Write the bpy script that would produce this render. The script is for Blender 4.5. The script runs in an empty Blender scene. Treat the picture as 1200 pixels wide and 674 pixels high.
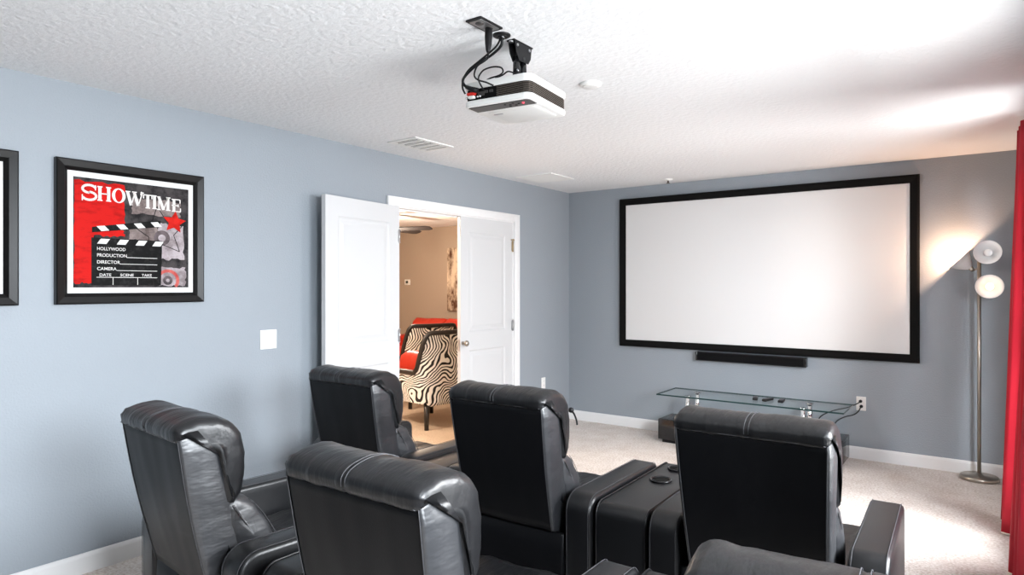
import bpy, bmesh, math, random
from mathutils import Vector, Matrix, noise
R = math.radians
random.seed(7)
SC = bpy.context.scene
COL = SC.collection

# ------------------------------------------------------------------ camera, world, light, exposure
cam_d = bpy.data.cameras.new('camera')
cam = bpy.data.objects.new('camera', cam_d); COL.objects.link(cam)
cam.location = (3.6544, -6.0833, 1.437)
cam.rotation_euler = (R(90), 0, R(36))
cam_d.sensor_width = 36; cam_d.lens = 22.95; cam_d.shift_y = -2/1200
cam_d.clip_start = 0.02
SC.camera = cam
vs = SC.view_settings
vs.view_transform = 'Standard'; vs.look = 'None'; vs.gamma = 1; vs.use_curve_mapping = False
vs.exposure = 0.04

world = bpy.data.worlds.new('World'); SC.world = world; world.use_nodes = True
bg = world.node_tree.nodes['Background']
bg.inputs[0].default_value = (0.80, 0.90, 1.0, 1); bg.inputs[1].default_value = 1.2

def area(name, loc, rot, sx, sy, power, color, spread=180):
    l = bpy.data.lights.new(name, 'AREA'); l.shape = 'RECTANGLE'; l.size = sx; l.size_y = sy
    l.energy = power; l.color = color; l.spread = R(spread)
    o = bpy.data.objects.new(name, l); COL.objects.link(o); o.location = loc; o.rotation_euler = rot
    return o
def aim(frm, to): return (Vector(to)-Vector(frm)).to_track_quat('-Z', 'Y').to_euler()
# daylight outside the windows of the right wall: sky from above, sunlit ground from below
for nm, p, to, sx, sy, e, c in (
        ('sky_near_window', (5.3, -5.45, 2.0), (2.0, -4.9, .9), 1.4, 1.2, 420, (0.88, 0.94, 1.0)),
        ('sky_middle_window', (5.5, -3.60, 2.0), (1.5, -3.6, .8), 1.5, 1.4, 300, (0.90, 0.95, 1.0)),
        ('sky_curtained_window', (5.6, -1.75, 2.2), (1.5, -2.2, .6), 1.9, 1.5, 400, (0.97, 0.98, 1.0)),
        ('ground_outside', (6.3, -3.4, -.35), (2.2, -3.4, 2.0), 5.0, 1.6, 450, (1.0, 0.99, 0.97))):
    area(nm, p, aim(p, to), sx, sy, e, c)

# ------------------------------------------------------------------ helpers
def setp(o, label=None, cat=None, group=None, kind=None):
    if label: o['label'] = label
    if cat: o['category'] = cat
    if group: o['group'] = group
    if kind: o['kind'] = kind
    return o

def thing(name, label, cat, loc=(0, 0, 0), rz=0, group=None):
    o = bpy.data.objects.new(name, None); COL.objects.link(o)
    o.location = loc; o.rotation_euler = (0, 0, rz); o.empty_display_size = 0.1
    return setp(o, label, cat, group)

def obj(name, bm, mat, parent=None, smooth=False, bevel=0, seg=2, sub=0, label=None):
    bmesh.ops.recalc_face_normals(bm, faces=bm.faces[:])
    me = bpy.data.meshes.new(name); bm.to_mesh(me); bm.free()
    mats = mat if isinstance(mat, (list, tuple)) else [mat]
    for m in mats: me.materials.append(m)
    o = bpy.data.objects.new(name, me); COL.objects.link(o)
    if parent: o.parent = parent
    if smooth:
        for p in me.polygons: p.use_smooth = True
    if bevel:
        b = o.modifiers.new('bevel', 'BEVEL'); b.width = bevel; b.segments = seg; b.limit_method = 'ANGLE'; b.angle_limit = R(40)
        b.harden_normals = False
        for p in me.polygons: p.use_smooth = True
    if sub:
        s = o.modifiers.new('sub', 'SUBSURF'); s.levels = sub; s.render_levels = sub
    if label: o['label'] = label
    return o

def copy_tree(o, parent=None):
    c = o.copy(); COL.objects.link(c)
    if parent: c.parent = parent
    for ch in list(o.children): copy_tree(ch, c)
    return c

def box(bm, x0, x1, y0, y1, z0, z1, m=0, M=None):
    ps = [(x, y, z) for x in (x0, x1) for y in (y0, y1) for z in (z0, z1)]
    v = [bm.verts.new(M @ Vector(p) if M else p) for p in ps]
    for a in ((0, 1, 3, 2), (4, 6, 7, 5), (0, 4, 5, 1), (2, 3, 7, 6), (0, 2, 6, 4), (1, 5, 7, 3)):
        f = bm.faces.new([v[i] for i in a]); f.material_index = m
    return v

def bx(*a, m=0, M=None):
    bm = bmesh.new(); box(bm, *a, m=m, M=M); return bm

def prism(bm, pts, axis, a, b, m=0):
    """polygon pts in the two other axes extruded along axis from a to b"""
    def P(p, t):
        if axis == 'x': return (t, p[0], p[1])
        if axis == 'y': return (p[0], t, p[1])
        return (p[0], p[1], t)
    A = [bm.verts.new(P(p, a)) for p in pts]; B = [bm.verts.new(P(p, b)) for p in pts]
    f = bm.faces.new(A); f.material_index = m
    f = bm.faces.new(B[::-1]); f.material_index = m
    n = len(pts)
    for i in range(n):
        f = bm.faces.new((A[i], B[i], B[(i+1) % n], A[(i+1) % n])); f.material_index = m

def ring(center, ax, bx_, r, n):
    return [Vector(center) + (ax*math.cos(2*math.pi*i/n) + bx_*math.sin(2*math.pi*i/n))*r for i in range(n)]

def tube(bm, pts, r, n=8, caps=True, m=0, closed=False):
    pts = [Vector(p) for p in pts]; rs = r if isinstance(r, (list, tuple)) else [r]*len(pts)
    prev = None; loops = []
    N = len(pts)
    for i, p in enumerate(pts):
        if closed: d = pts[(i+1) % N]-pts[i-1]
        else: d = (pts[min(i+1, N-1)]-pts[max(i-1, 0)])
        d = d.normalized()
        if prev is None:
            a = d.orthogonal().normalized()
        else:
            a = (prev - d*prev.dot(d)).normalized()
        prev = a; b = d.cross(a)
        loops.append([bm.verts.new(q) for q in ring(p, a, b, rs[i], n)])
    for i in range(N if closed else N-1):
        L, K = loops[i], loops[(i+1) % N]
        for k in range(n):
            f = bm.faces.new((L[k], L[(k+1) % n], K[(k+1) % n], K[k])); f.material_index = m; f.smooth = True
    if caps and not closed:
        bm.faces.new(loops[0][::-1]).material_index = m; bm.faces.new(loops[-1]).material_index = m

def spline(pts, k=8, closed=False):
    pts = [Vector(p) for p in pts]; out = []
    n = len(pts)
    for i in range(n if closed else n-1):
        g = (lambda j: pts[j % n]) if closed else (lambda j: pts[max(0, min(n-1, j))])
        p0, p1, p2, p3 = g(i-1), g(i), g(i+1), g(i+2)
        for j in range(k):
            t = j/k
            out.append(0.5*((2*p1)+(p2-p0)*t+(2*p0-5*p1+4*p2-p3)*t*t+(3*p1-p0-3*p2+p3)*t**3))
    if not closed: out.append(pts[-1])
    return out

def lathe(bm, prof, n=32, center=(0, 0, 0), M=None, m=0):
    """profile (r, z) revolved about z"""
    loops = []
    for r, z in prof:
        if r < 1e-6:
            p = Vector(center)+Vector((0, 0, z)); loops.append([bm.verts.new(M @ p if M else p)])
        else:
            L = []
            for i in range(n):
                a = 2*math.pi*i/n
                p = Vector(center)+Vector((r*math.cos(a), r*math.sin(a), z)); L.append(bm.verts.new(M @ p if M else p))
            loops.append(L)
    for A, B in zip(loops, loops[1:]):
        for i in range(n):
            j = (i+1) % n
            if len(A) == 1 and len(B) == 1: continue
            if len(A) == 1: f = bm.faces.new((A[0], B[j], B[i]))
            elif len(B) == 1: f = bm.faces.new((A[i], A[j], B[0]))
            else: f = bm.faces.new((A[i], A[j], B[j], B[i]))
            f.smooth = True; f.material_index = m

def pillow(prof, hw, rend, nseg=24, amp=0.0, freq=6.0, seam=0.0, seed=0, taper=None, pucker=0.0):
    """closed (y,z) profile swept along x with rounded, puffed ends and leather wrinkles"""
    bm = bmesh.new()
    P = [Vector((0, y, z)) for y, z in prof]
    cen = sum(P, Vector())/len(P)
    n = len(P)
    # outward normals
    nrm = []
    area2 = sum(P[i].y*P[(i+1) % n].z-P[(i+1) % n].y*P[i].z for i in range(n))
    sg = 1 if area2 > 0 else -1
    for i in range(n):
        d = P[(i+1) % n]-P[i-1]; nrm.append(Vector((0, d.z, -d.y)).normalized()*sg)
    xs = []
    ne = 6
    for i in range(ne): 
        t = i/ne; xs.append((-hw+rend*(1-math.cos(t*math.pi/2)), rend*(1-math.sin(t*math.pi/2))))
    x0 = -hw+rend
    for i in range(nseg+1): xs.append((x0+(2*(hw-rend))*i/nseg, 0))
    for i in range(ne-1, -1, -1):
        t = i/ne; xs.append((hw-rend*(1-math.cos(t*math.pi/2)), rend*(1-math.sin(t*math.pi/2))))
    loops = []
    for x, ins in xs:
        L = []
        s = 1.0 if taper is None else 1.0
        for i in range(n):
            q = P[i]-nrm[i]*ins
            w = 0
            if amp:
                w = amp*noise.noise(Vector((x*freq*1.6+seed, P[i].y*freq+3*seed, P[i].z*freq*.7)))
                w += amp*.45*noise.noise(Vector((x*freq*5+seed, P[i].y*freq*1.4, P[i].z*freq*1.4)))
            if pucker:
                e = max(0, 1-(hw-abs(x))/0.10)
                w += pucker*e*math.sin(i*2.3+seed+3*noise.noise(Vector((i*.5, seed, x*9))))
            if seam: w -= seam*math.exp(-(x/0.006)**2)
            q = q+nrm[i]*w
            xx = x
            if taper: xx = x*taper(P[i].z)
            L.append(bm.verts.new((xx, q.y, q.z)))
        loops.append(L)
    for A, B in zip(loops, loops[1:]):
        for i in range(n):
            bm.faces.new((A[i], B[i], B[(i+1) % n], A[(i+1) % n]))
    for L, xx in ((loops[0], -1), (loops[-1], 1)):
        c = sum((v.co for v in L), Vector())/n; c.x += xx*0.006
        cv = bm.verts.new(c)
        mids = []
        for v in L:
            q = v.co.lerp(c, .5); q.x += xx*0.004
            mids.append(bm.verts.new(q))
        for i in range(n):
            bm.faces.new((L[i], L[(i+1) % n], mids[(i+1) % n], mids[i]))
            bm.faces.new((mids[i], mids[(i+1) % n], cv))
    return bm

# ------------------------------------------------------------------ materials
MATS = {}
def mat(name, color, rough=0.5, metal=0.0, spec=0.5, noise_amt=0.0, nscale=20, bump=0.0, bscale=200, bdist=0.002, color2=None,
        emit=None, estr=0, coat=0.0, bdetail=3, bstretch=None):
    if name in MATS: return MATS[name]
    m = bpy.data.materials.new(name); m.use_nodes = True; nt = m.node_tree
    b = nt.nodes['Principled BSDF']
    b.inputs['Base Color'].default_value = (*color, 1); b.inputs['Roughness'].default_value = rough
    b.inputs['Metallic'].default_value = metal; b.inputs['Specular IOR Level'].default_value = spec
    b.inputs['Coat Weight'].default_value = coat
    if emit:
        b.inputs['Emission Color'].default_value = (*emit, 1); b.inputs['Emission Strength'].default_value = estr
    tc = nt.nodes.new('ShaderNodeTexCoord')
    if noise_amt or color2:
        n = nt.nodes.new('ShaderNodeTexNoise'); n.inputs['Scale'].default_value = nscale; n.inputs['Detail'].default_value = 4
        nt.links.new(tc.outputs['Object'], n.inputs['Vector'])
        r = nt.nodes.new('ShaderNodeValToRGB')
        c2 = color2 or tuple(c*(1-noise_amt) for c in color)
        r.color_ramp.elements[0].position = .35; r.color_ramp.elements[1].position = .65
        r.color_ramp.elements[0].color = (*c2, 1); r.color_ramp.elements[1].color = (*color, 1)
        nt.links.new(n.outputs['Fac'], r.inputs['Fac']); nt.links.new(r.outputs['Color'], b.inputs['Base Color'])
    if bump:
        n = nt.nodes.new('ShaderNodeTexNoise'); n.inputs['Scale'].default_value = bscale; n.inputs['Detail'].default_value = bdetail
        src = tc.outputs['Object']
        if bstretch:
            mp = nt.nodes.new('ShaderNodeMapping'); mp.inputs['Scale'].default_value = bstretch
            nt.links.new(src, mp.inputs['Vector']); src = mp.outputs['Vector']
        nt.links.new(src, n.inputs['Vector'])
        bp = nt.nodes.new('ShaderNodeBump'); bp.inputs['Strength'].default_value = bump; bp.inputs['Distance'].default_value = bdist
        nt.links.new(n.outputs['Fac'], bp.inputs['Height']); nt.links.new(bp.outputs['Normal'], b.inputs['Normal'])
    MATS[name] = m
    return m

M_wall = mat('blue_grey_paint', (0.288, 0.320, 0.352), 0.5, spec=0.35, bump=0.55, bscale=95, bdist=0.004)
M_ceil = mat('white_knockdown_ceiling', (0.80, 0.81, 0.82), 0.8, spec=0.2, bump=0.7, bscale=34, bdist=0.008)
M_trim = mat('white_semigloss_trim', (0.78, 0.78, 0.78), 0.38)
M_door = mat('white_door_paint', (0.59, 0.595, 0.60), 0.42, spec=.3)
M_charcoal = mat('dark_unseen_wall', (0.035, 0.036, 0.04), 0.7, spec=0.2)
M_tan = mat('tan_lounge_paint', (0.42, 0.34, 0.27), 0.6, spec=0.3, bump=0.3, bscale=90, bdist=0.003)
M_leather = mat('black_leather', (0.0060, 0.0062, 0.0072), 0.36, spec=0.5, bump=0.22, bscale=260, bdist=0.0012, bdetail=2)
M_leather_soft = mat('black_leather_soft', (0.0070, 0.0072, 0.0082), 0.36, spec=0.5, bump=0.55, bscale=9, bdist=0.012, bdetail=4, bstretch=(3.2, .8, .8))
M_leather_shaded = mat('black_leather_shaded', (0.0050, 0.0052, 0.0062), 0.40, spec=0.15, bump=0.22, bscale=260, bdist=0.0012, bdetail=2)  # same leather, darker and duller copy: shade of the backs put into the colour
M_leather_lit = mat('black_leather_lit', (0.017, 0.018, 0.021), 0.45, spec=1.0, bump=0.5, bscale=9, bdist=0.012, bdetail=3, bstretch=(.6, .8, 2.2))  # same leather, lighter and glossier copy: window light on the sides put into it
M_stitch = mat('grey_thread', (0.055, 0.055, 0.06), 0.6)
M_blackp = mat('black_plastic', (0.007, 0.007, 0.008), 0.45, spec=0.25)
M_gloss = mat('black_gloss', (0.010, 0.010, 0.011), 0.12)
M_velvet = mat('black_velvet_frame', (0.004, 0.004, 0.004), 0.9, spec=0.15)
M_screen = mat('matte_white_screen', (0.68, 0.675, 0.67), 0.9, spec=0.1, bump=0.05, bscale=600, bdist=0.001)
M_frame = mat('black_satin_wood', (0.005, 0.0045, 0.0045), 0.36, spec=.28, noise_amt=.3, nscale=30)
M_matboard = mat('white_mat_board', (0.70, 0.70, 0.69), 0.8, spec=.1)
M_nickel = mat('brushed_nickel', (0.40, 0.36, 0.31), 0.33, metal=1.0)
M_chrome = mat('chrome', (0.80, 0.81, 0.83), 0.10, metal=1.0)
M_brass = mat('brass_hinge', (0.55, 0.42, 0.25), 0.35, metal=1.0)
M_whitep = mat('white_plastic', (0.82, 0.82, 0.80), 0.4)
M_greyp = mat('grey_vent_gap', (0.10, 0.10, 0.10), 0.7)
M_darkpanel = mat('dark_grey_panel', (0.045, 0.042, 0.040), 0.45)
M_red_leather = mat('red_leather', (0.46, 0.028, 0.012), 0.33, bump=0.3, bscale=18, bdist=0.006)
M_wood_dark = mat('dark_wood', (0.018, 0.013, 0.010), 0.4)
M_fan = mat('dark_fan_blade', (0.010, 0.007, 0.006), 0.6)
M_steel = mat('brushed_steel', (0.55, 0.55, 0.56), 0.3, metal=1.0)

def carpet_mat(name, c1, c2):
    m = bpy.data.materials.new(name); m.use_nodes = True; nt = m.node_tree; b = nt.nodes['Principled BSDF']
    b.inputs['Roughness'].default_value = 0.95; b.inputs['Specular IOR Level'].default_value = 0.1
    tc = nt.nodes.new('ShaderNodeTexCoord')
    n1 = nt.nodes.new('ShaderNodeTexNoise'); n1.inputs['Scale'].default_value = 70; n1.inputs['Detail'].default_value = 5
    n2 = nt.nodes.new('ShaderNodeTexNoise'); n2.inputs['Scale'].default_value = 6; n2.inputs['Detail'].default_value = 3
    mx = nt.nodes.new('ShaderNodeMath'); mx.operation = 'MULTIPLY_ADD'; mx.inputs[1].default_value = .35
    nt.links.new(tc.outputs['Object'], n1.inputs['Vector']); nt.links.new(tc.outputs['Object'], n2.inputs['Vector'])
    nt.links.new(n2.outputs['Fac'], mx.inputs[0]); nt.links.new(n1.outputs['Fac'], mx.inputs[2])
    r = nt.nodes.new('ShaderNodeValToRGB'); r.color_ramp.elements[0].position = .48; r.color_ramp.elements[1].position = .82
    r.color_ramp.elements[0].color = (*c2, 1); r.color_ramp.elements[1].color = (*c1, 1)
    nt.links.new(mx.outputs[0], r.inputs['Fac']); nt.links.new(r.outputs['Color'], b.inputs['Base Color'])
    bp = nt.nodes.new('ShaderNodeBump'); bp.inputs['Strength'].default_value = .9; bp.inputs['Distance'].default_value = .012
    nt.links.new(n1.outputs['Fac'], bp.inputs['Height']); nt.links.new(bp.outputs['Normal'], b.inputs['Normal'])
    return m
M_carpet = carpet_mat('beige_carpet', (0.80, 0.75, 0.71), (0.56, 0.48, 0.42))
M_carpet2 = carpet_mat('tan_lounge_carpet', (0.70, 0.56, 0.43), (0.58, 0.45, 0.33))

def zebra_mat():
    m = bpy.data.materials.new('zebra_print_fabric'); m.use_nodes = True; nt = m.node_tree; b = nt.nodes['Principled BSDF']
    b.inputs['Roughness'].default_value = .85
    tc = nt.nodes.new('ShaderNodeTexCoord')
    nz = nt.nodes.new('ShaderNodeTexNoise'); nz.inputs['Scale'].default_value = 2.6; nz.inputs['Detail'].default_value = 1.5
    add = nt.nodes.new('ShaderNodeVectorMath'); add.operation = 'MULTIPLY_ADD'; add.inputs[1].default_value = (.62, .62, .62)
    nt.links.new(tc.outputs['Object'], nz.inputs['Vector']); nt.links.new(nz.outputs['Color'], add.inputs[0]); nt.links.new(tc.outputs['Object'], add.inputs[2])
    w = nt.nodes.new('ShaderNodeTexWave'); w.wave_type = 'BANDS'; w.bands_direction = 'DIAGONAL'
    w.inputs['Scale'].default_value = 11.0; w.inputs['Distortion'].default_value = 1.6; w.inputs['Detail'].default_value = 1.0; w.inputs['Detail Scale'].default_value = 1.6
    nt.links.new(add.outputs[0], w.inputs['Vector'])
    r = nt.nodes.new('ShaderNodeValToRGB'); r.color_ramp.elements[0].position = .40; r.color_ramp.elements[1].position = .47
    r.color_ramp.elements[0].color = (.012, .010, .009, 1); r.color_ramp.elements[1].color = (.86, .82, .76, 1)
    nt.links.new(w.outputs['Fac'], r.inputs['Fac']); nt.links.new(r.outputs['Color'], b.inputs['Base Color'])
    return m
M_zebra = zebra_mat()

def curtain_mat():
    m = bpy.data.materials.new('red_curtain_fabric'); m.use_nodes = True; nt = m.node_tree; b = nt.nodes['Principled BSDF']
    b.inputs['Base Color'].default_value = (.44, .002, .018, 1); b.inputs['Roughness'].default_value = .7
    t = nt.nodes.new('ShaderNodeBsdfTranslucent'); t.inputs['Color'].default_value = (.60, .003, .024, 1)
    mx = nt.nodes.new('ShaderNodeMixShader'); mx.inputs[0].default_value = .18
    out = nt.nodes['Material Output']
    nt.links.new(b.outputs[0], mx.inputs[1]); nt.links.new(t.outputs[0], mx.inputs[2]); nt.links.new(mx.outputs[0], out.inputs[0])
    tc = nt.nodes.new('ShaderNodeTexCoord'); n = nt.nodes.new('ShaderNodeTexNoise'); n.inputs['Scale'].default_value = 300
    bp = nt.nodes.new('ShaderNodeBump'); bp.inputs['Strength'].default_value = .2; bp.inputs['Distance'].default_value = .001
    nt.links.new(tc.outputs['Object'], n.inputs['Vector']); nt.links.new(n.outputs['Fac'], bp.inputs['Height']); nt.links.new(bp.outputs['Normal'], b.inputs['Normal'])
    return m
M_curtain = curtain_mat()

def glass_mat(name, tint, refl=1.45, fac=None):
    m = bpy.data.materials.new(name); m.use_nodes = True; nt = m.node_tree
    nt.nodes.remove(nt.nodes['Principled BSDF']); out = nt.nodes['Material Output']
    t = nt.nodes.new('ShaderNodeBsdfTransparent'); t.inputs[0].default_value = (*tint, 1)
    g = nt.nodes.new('ShaderNodeBsdfGlossy'); g.inputs['Roughness'].default_value = .03
    lw = nt.nodes.new('ShaderNodeLayerWeight'); lw.inputs[0].default_value = .5
    pw = nt.nodes.new('ShaderNodeMath'); pw.operation = 'POWER'; pw.inputs[1].default_value = 4.5
    nt.links.new(lw.outputs['Facing'], pw.inputs[0])
    f = nt.nodes.new('ShaderNodeMath'); f.operation = 'MULTIPLY_ADD'; f.inputs[1].default_value = .40; f.inputs[2].default_value = .02
    nt.links.new(pw.outputs[0], f.inputs[0])
    mx = nt.nodes.new('ShaderNodeMixShader')
    gb = nt.nodes.new('ShaderNodeNewGeometry'); fl = nt.nodes.new('ShaderNodeMath'); fl.operation = 'SUBTRACT'; fl.inputs[0].default_value = 1
    nt.links.new(gb.outputs['Backfacing'], fl.inputs[1])
    ff = nt.nodes.new('ShaderNodeMath'); ff.operation = 'MULTIPLY'; nt.links.new(f.outputs[0], ff.inputs[0]); nt.links.new(fl.outputs[0], ff.inputs[1])
    nt.links.new(ff.outputs[0], mx.inputs[0]); nt.links.new(t.outputs[0], mx.inputs[1]); nt.links.new(g.outputs[0], mx.inputs[2])
    nt.links.new(mx.outputs[0], out.inputs[0])
    return m
M_glass = glass_mat('clear_green_glass', (.985, 1.0, .995))
M_edge = mat('green_glass_edge', (.012, .040, .040), .15)

def art_mat(name, c1, c2, scale=8, rough=.5, stretch=(1, 1, 1), p=(.4, .6)):
    m = bpy.data.materials.new(name); m.use_nodes = True; nt = m.node_tree; b = nt.nodes['Principled BSDF']
    b.inputs['Roughness'].default_value = rough; b.inputs['Specular IOR Level'].default_value = .06
    tc = nt.nodes.new('ShaderNodeTexCoord'); mp = nt.nodes.new('ShaderNodeMapping'); mp.inputs['Scale'].default_value = stretch
    n = nt.nodes.new('ShaderNodeTexNoise'); n.inputs['Scale'].default_value = scale; n.inputs['Detail'].default_value = 8; n.inputs['Roughness'].default_value = .7
    nt.links.new(tc.outputs['Object'], mp.inputs['Vector']); nt.links.new(mp.outputs['Vector'], n.inputs['Vector'])
    r = nt.nodes.new('ShaderNodeValToRGB'); r.color_ramp.elements[0].position = p[0]; r.color_ramp.elements[1].position = p[1]
    r.color_ramp.elements[0].color = (*c1, 1); r.color_ramp.elements[1].color = (*c2, 1)
    nt.links.new(n.outputs['Fac'], r.inputs['Fac']); nt.links.new(r.outputs['Color'], b.inputs['Base Color'])
    return m

# ------------------------------------------------------------------ room shell
W, H = 4.0, 2.44          # right wall x, ceiling height
def structure(name, bm, m, bevel=0): return setp(obj(name, bm, m, bevel=bevel), kind='structure')

structure('floor', bx(-0.06, W+.12, -9.0, 0.12, -.1, 0), M_carpet)
structure('ceiling', bx(0, W, -9.0, 0, H, H+.1), M_ceil)
DY0, DY1, DZ = -2.595, -1.025, 2.055     # door opening in the left wall
bm = bmesh.new()
box(bm, -.12, 0, -9.0, DY0, 0, H+.1); box(bm, -.12, 0, DY1, .12, 0, H+.1); box(bm, -.12, 0, DY0, DY1, DZ, H+.1)
structure('wall_left', bm, M_wall)
structure('wall_front', bx(0, W, 0, .12, 0, H+.1), M_wall)
# right wall with two window openings
WN = (-5.95, -4.75, .60, 2.10); WM = (-4.25, -2.90, .60, 2.10); WC = (-2.40, -1.10, .45, 2.15)
bm = bmesh.new()
segs = [(-9.0, WN[0]), (WN[1], WM[0]), (WM[1], WC[0]), (WC[1], .12)]
for a, b in segs: box(bm, W, W+.12, a, b, 0, H+.1)
for w in (WN, WM, WC):
    box(bm, W, W+.12, w[0], w[1], 0, w[2]); box(bm, W, W+.12, w[0], w[1], w[3], H+.1)
structure('wall_right', bm, M_wall)
structure('wall_back', bx(0, W, -9.0, -8.88, 0, H), M_charcoal)  # unseen wall, made dark so the leather backs reflect little light
def window(name, axis, a0, a1, z0, z1, pos):
    bm = bmesh.new(); t = .05
    def b(u0, u1, v0, v1, d=.04):
        if axis == 'x': box(bm, pos, pos+d, u0, u1, v0, v1)
        else: box(bm, u0, u1, pos, pos+d, v0, v1)
    b(a0, a0+t, z0, z1); b(a1-t, a1, z0, z1); b(a0+t, a1-t, z0, z0+t); b(a0+t, a1-t, z1-t, z1)
    zc = (z0+z1)/2; b(a0+t, a1-t, zc-.025, zc+.025)
    return structure(name, bm, M_trim, bevel=.004)
window('window_1', 'x', WC[0], WC[1], WC[2], WC[3], W+.05)
window('window_3', 'x', WM[0], WM[1], WM[2], WM[3], W+.05)
window('window_2', 'x', WN[0], WN[1], WN[2], WN[3], W+.05)

def baseboard_profile(): return [(0, 0), (.014, 0), (.014, .082), (.010, .094), (.004, .100), (0, .100)]
def baseboard(name, axis, a, b, wallpos, sgn):
    bm = bmesh.new()
    pts = [(wallpos+sgn*p, z) for p, z in baseboard_profile()]
    # axis is the direction of the run
    if axis == 'y': prism(bm, pts, 'y', a, b)
    else: prism(bm, pts, 'x', a, b)
    return structure(name, bm, M_trim)
baseboard('baseboard_left', 'y', -8.88, DY0-.085, 0, 1)
baseboard('baseboard_left_corner', 'y', DY1+.085, 0, 0, 1)
baseboard('baseboard_front', 'x', 0.014, W-.014, 0, -1)
baseboard('baseboard_right', 'y', -8.88, 0, W, -1)
# door casing and jamb: trim_1
bm = bmesh.new()
def casing_v(y0, y1):
    box(bm, 0, .018, y0, y1, 0, DZ+.062)
cw = .07
box(bm, 0, .018, DY0-cw, DY0+.005, 0, DZ+.062); box(bm, 0, .018, DY1-.005, DY1+cw, 0, DZ+.062)
box(bm, 0, .018, DY0+.005, DY1-.005, DZ-.008, DZ+.062)
box(bm, .018, .024, DY0-cw, DY0-cw+.018, 0, DZ+.062); box(bm, .018, .024, DY1+cw-.018, DY1+cw, 0, DZ+.062)
box(bm, .018, .024, DY0-cw+.018, DY1+cw-.018, DZ+.044, DZ+.062)
structure('trim_1', bm, M_trim, bevel=.003)
bm = bmesh.new()
box(bm, -.13, 0.0, DY0, DY0+.018, 0, DZ); box(bm, -.13, 0.0, DY1-.018, DY1, 0, DZ); box(bm, -.13, 0.0, DY0+.018, DY1-.018, DZ-.018, DZ)
box(bm, -.06, -.045, DY0+.018, DY0+.03, 0, DZ-.018); box(bm, -.06, -.045, DY1-.03, DY1-.018, 0, DZ-.018); box(bm, -.06, -.045, DY0+.03, DY1-.03, DZ-.03, DZ-.018)
structure('trim_2', bm, M_trim, bevel=.002)

# double door leaves: local x 0 (hinge) .. .765, y thickness, panels on both faces
def door_leaf(name, label_part=None):
    wd, th, hd = .760, .035, 2.025
    bm = bmesh.new()
    st = .115
    panels = [(st, wd-st, .24, .86), (st, wd-st, 1.02, hd-.13)]
    # stiles and rails
    box(bm, 0, st, 0, th, 0, hd); box(bm, wd-st, wd, 0, th, 0, hd)
    box(bm, st, wd-st, 0, th, 0, .24); box(bm, st, wd-st, 0, th, .86, 1.02); box(bm, st, wd-st, 0, th, hd-.13, hd)
    for x0, x1, z0, z1 in panels:
        for side in (0, 1):
            yf = 0 if side == 0 else th; s = 1 if side == 0 else -1
            lv = [(0, 0), (.012, .008), (.028, .008), (.055, .002)]
            loops = []
            for ins, dep in lv:
                loops.append([bm.verts.new((x, yf+s*dep, z)) for x, z in ((x0+ins, z0+ins), (x1-ins, z0+ins), (x1-ins, z1-ins), (x0+ins, z1-ins))])
            for A, B in zip(loops, loops[1:]):
                for i in range(4): bm.faces.new((A[i], A[(i+1) % 4], B[(i+1) % 4], B[i]))
            bm.faces.new(loops[-1])
    o = structure(name, bm, M_door)
    return o
def hinge(parent, z, m, y=0.0):
    bm = bmesh.new()
    tube(bm, [(0, y, z-.045), (0, y, z+.045)], .007, 10)
    tube(bm, [(0, y, z+.045), (0, y, z+.052)], .009, 10); tube(bm, [(0, y, z-.052), (0, y, z-.045)], .009, 10)
    box(bm, 0, .018, y-.004+.004, y+.005, z-.044, z+.044)
    return obj('door_hinge', bm, m, parent)
door_open = door_leaf('door_1')
door_open.location = (.034, DY0-.004, .012)
# leaf swings right back against the left wall, standing off it at its free end
ang = R(-90+7.0)
door_open.rotation_euler = (0, 0, ang)
hinge(door_open, 1.80, M_steel, .035); hinge(door_open, 1.05, M_steel, .035); hinge(door_open, .25, M_steel, .035)
door_shut = door_leaf('door_2')
door_shut.location = (-.036, DY1-.020, .012); door_shut.rotation_euler = (0, 0, R(-90))
h = hinge(door_shut, 1.80, M_brass, .039)
bm = bmesh.new(); box(bm, -.02, .035, .042, .050, 1.856, 1.866); tube(bm, [(.03, .046, 1.861), (.03, .075, 1.861)], .006, 8); obj('door_stop', bm, M_brass, door_shut)
hinge(door_shut, 1.05, M_steel, .039); hinge(door_shut, .25, M_steel, .039)
bm = bmesh.new(); box(bm, .7601, .7625, .010, .026, 1.86, 2.02); box(bm, .7625, .766, .014, .022, 1.93, 1.975)
obj('flush_bolt', bm, M_steel, door_shut)
bm = bmesh.new(); box(bm, .7601, .7625, .008, .028, .86, .96); tube(bm, [(.7625, .018, .91), (.772, .018, .91)], .008, 10)
obj('strike_plate', bm, M_steel, door_shut)
bm = bmesh.new(); lathe(bm, [(0, 0), (.016, 0), (.016, .006), (.008, .012), (.008, .03), (.024, .038), (.026, .05), (.018, .06), (0, .062)], 20,
                        M=Matrix.Translation((.732, .035, .93)) @ Matrix.Rotation(R(-90), 4, 'X'))
obj('door_knob', bm, M_nickel, door_shut)

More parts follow.
